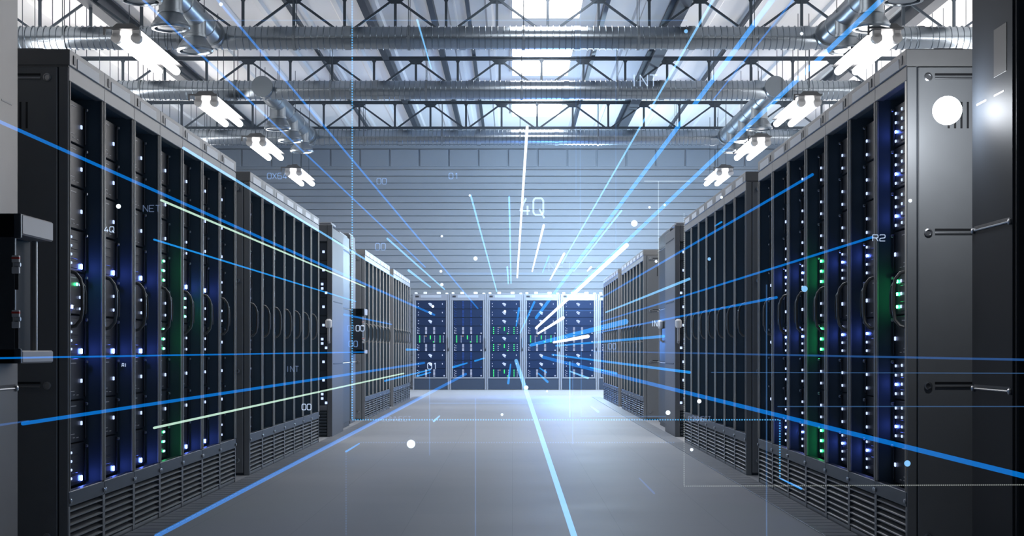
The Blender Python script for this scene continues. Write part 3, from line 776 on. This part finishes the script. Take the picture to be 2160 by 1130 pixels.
# ------------------------------------------------------------------ dotted and thin outlines of light hanging across the aisle
HC['F1'] = holo('outline_cyan',(.08,.45,.9),.42); HC['F2'] = holo('outline_pale',(.35,.38,.36),.30); HC['F3'] = holo('outline_dim',(.10,.28,.65),.13); HC['F4'] = holo('outline_fine',(.08,.24,.60),.075)
def outline(segs, Y, c, dotted, w, label):
    b = MB(); k = Y/F; o0 = P(segs[0][0],segs[0][1],Y)
    for (x0,y0,x1,y1) in segs:
        L = math.hypot(x1-x0,y1-y0); n = int(L/dotted) if dotted else 1
        for i in range(n):
            fa, fb = (i/n, (i+.5)/n) if dotted else (0,1)
            pa = P(x0+(x1-x0)*fa,y0+(y1-y0)*fa,Y)-o0; pb = P(x0+(x1-x0)*fb,y0+(y1-y0)*fb,Y)-o0
            b.quadbar(pa,pb,w*k,w*k)
    tag(link('light_outline', b.mesh('light_outline', HC[c]), None, o0), label, 'light outline', 'thin outlines of light')
outline([(743,-20,743,885),(743,885,1645,885),(1645,885,1645,1008)], 9.2, 'F1', 5.4, 2.6, 'dotted cyan outline hanging across the aisle, widest of the dotted ones')
outline([(1443,450,1443,1025),(1443,1025,2170,1022)], 4.9, 'F2', 4, 2.2, 'dotted pale outline at the lower right')
outline([(730,950,730,1135),(760,933,1425,933)], 6.8, 'F3', 5.4, 2.2, 'faint dotted outline low over the near floor')
outline([(400,43,1450,43)], 11, 'F3', 0, 2.0, 'thin level line of light in front of the nearest spiral duct')
outline([(1617,600,1617,1135)], 7, 'F3', 0, 2.4, 'thin upright line of light before the first right row')
outline([(1003,840,1003,1135)], 7.5, 'F3', 0, 2.4, 'thin upright line of light over the floor left of the middle')
outline([(906,780,906,960),(906,850,1190,850)], 13, 'F3', 0, 2.2, 'thin corner of light over the far floor on the left')
outline([(1202,762,1202,880)], 13, 'P', 0, 2.2, 'short upright line of light before the end wall racks')
outline([(1226,690,1226,878),(1226,878,1405,878)], 13, 'F3', 0, 2.2, 'thin corner of light over the far floor on the right')
outline([(1208,760,1208,936)], 13, 'F3', 0, 2.2, 'upright line of light beside the short one before the racks')
outline([(1215,-5,1215,413)], 14, 'F4', 0, 2.2, 'faint tall line of light below the skylights, left of a pair')
outline([(1224,-5,1224,500)], 14, 'F4', 0, 2.2, 'faint tall line of light below the skylights, right of a pair')
outline([(1299,100,1299,560)], 14, 'F4', 0, 2.2, 'faint tall line of light on the right of the end wall')
outline([(1359,382,1455,382),(1389,382,1389,560)], 12, 'F2', 0, 2.0, 'pale thin corner of light beside the last right lamp')
outline([(935,577,1260,577)], 14, 'F3', 0, 4.5, 'soft level line of light low on the end wall')
outline([(1260,655,1083,655)], 14, 'F3', 0, 2.2, 'thin level line of light over the right end wall racks')
outline([(1640,857,2165,857)], 4.6, 'F3', 0, 2.2, 'thin level line of light low at the right edge')
outline([(1500,785,2165,787)], 4.7, 'F3', 0, 2.0, 'thin level line of light under camera height at the right edge')

# ------------------------------------------------------------------ air and light
w = bpy.data.worlds.new('hall_air'); SC.world = w; w.use_nodes = True
nt = w.node_tree; nt.nodes.clear()
out = nt.nodes.new('ShaderNodeOutputWorld'); bg = nt.nodes.new('ShaderNodeBackground'); bg.inputs[0].default_value = (.4,.5,.65,1); bg.inputs[1].default_value = .0
nt.links.new(bg.outputs[0], out.inputs['Surface'])
HAZE = 0.0016
if HAZE:
    vs = nt.nodes.new('ShaderNodeVolumeScatter'); vs.inputs['Color'].default_value = (.55,.78,1,1); vs.inputs['Density'].default_value = HAZE; vs.inputs['Anisotropy'].default_value = .2
    nt.links.new(vs.outputs[0], out.inputs['Volume'])

def glow_lamp(name, loc, col, power, radius):  # unseen point lamp, added for the bluish glow at the far end
    l = bpy.data.lights.new(name, 'POINT'); l.color = col; l.energy = power; l.shadow_soft_size = radius
    o = bpy.data.objects.new(name, l); COL.objects.link(o); o.location = loc
glow_lamp('added_wall_glow', (1.75, 34.9, 3.1), (.55,.78,1.0), 800, .3)
glow_lamp('added_blue_glow', (0.9, 31.0, 1.3), (.08,.30,1.0), 230, .25)

cam = bpy.data.cameras.new('camera'); co = bpy.data.objects.new('camera', cam); COL.objects.link(co)
cam.sensor_width = 36; cam.lens = F/2160*36; cam.sensor_fit = 'HORIZONTAL'
co.location = (0,0,CAMZ); co.rotation_euler = (math.pi/2,0,0)
cam.shift_x = -(VX-1080)/2160; cam.shift_y = (VY-565)/2160
cam.clip_start = .05; cam.clip_end = 200
SC.camera = co
vs_ = SC.view_settings; vs_.view_transform = 'Standard'; vs_.look = 'None'; vs_.gamma = 1; vs_.use_curve_mapping = False; vs_.exposure = 0
cy = SC.cycles
cy.max_bounces = 6; cy.diffuse_bounces = 3; cy.glossy_bounces = 3; cy.transparent_max_bounces = 24; cy.volume_bounces = 0
cy.adaptive_threshold = .02; cy.caustics_reflective = False; cy.caustics_refractive = False
cy.sample_clamp_indirect = 4.0
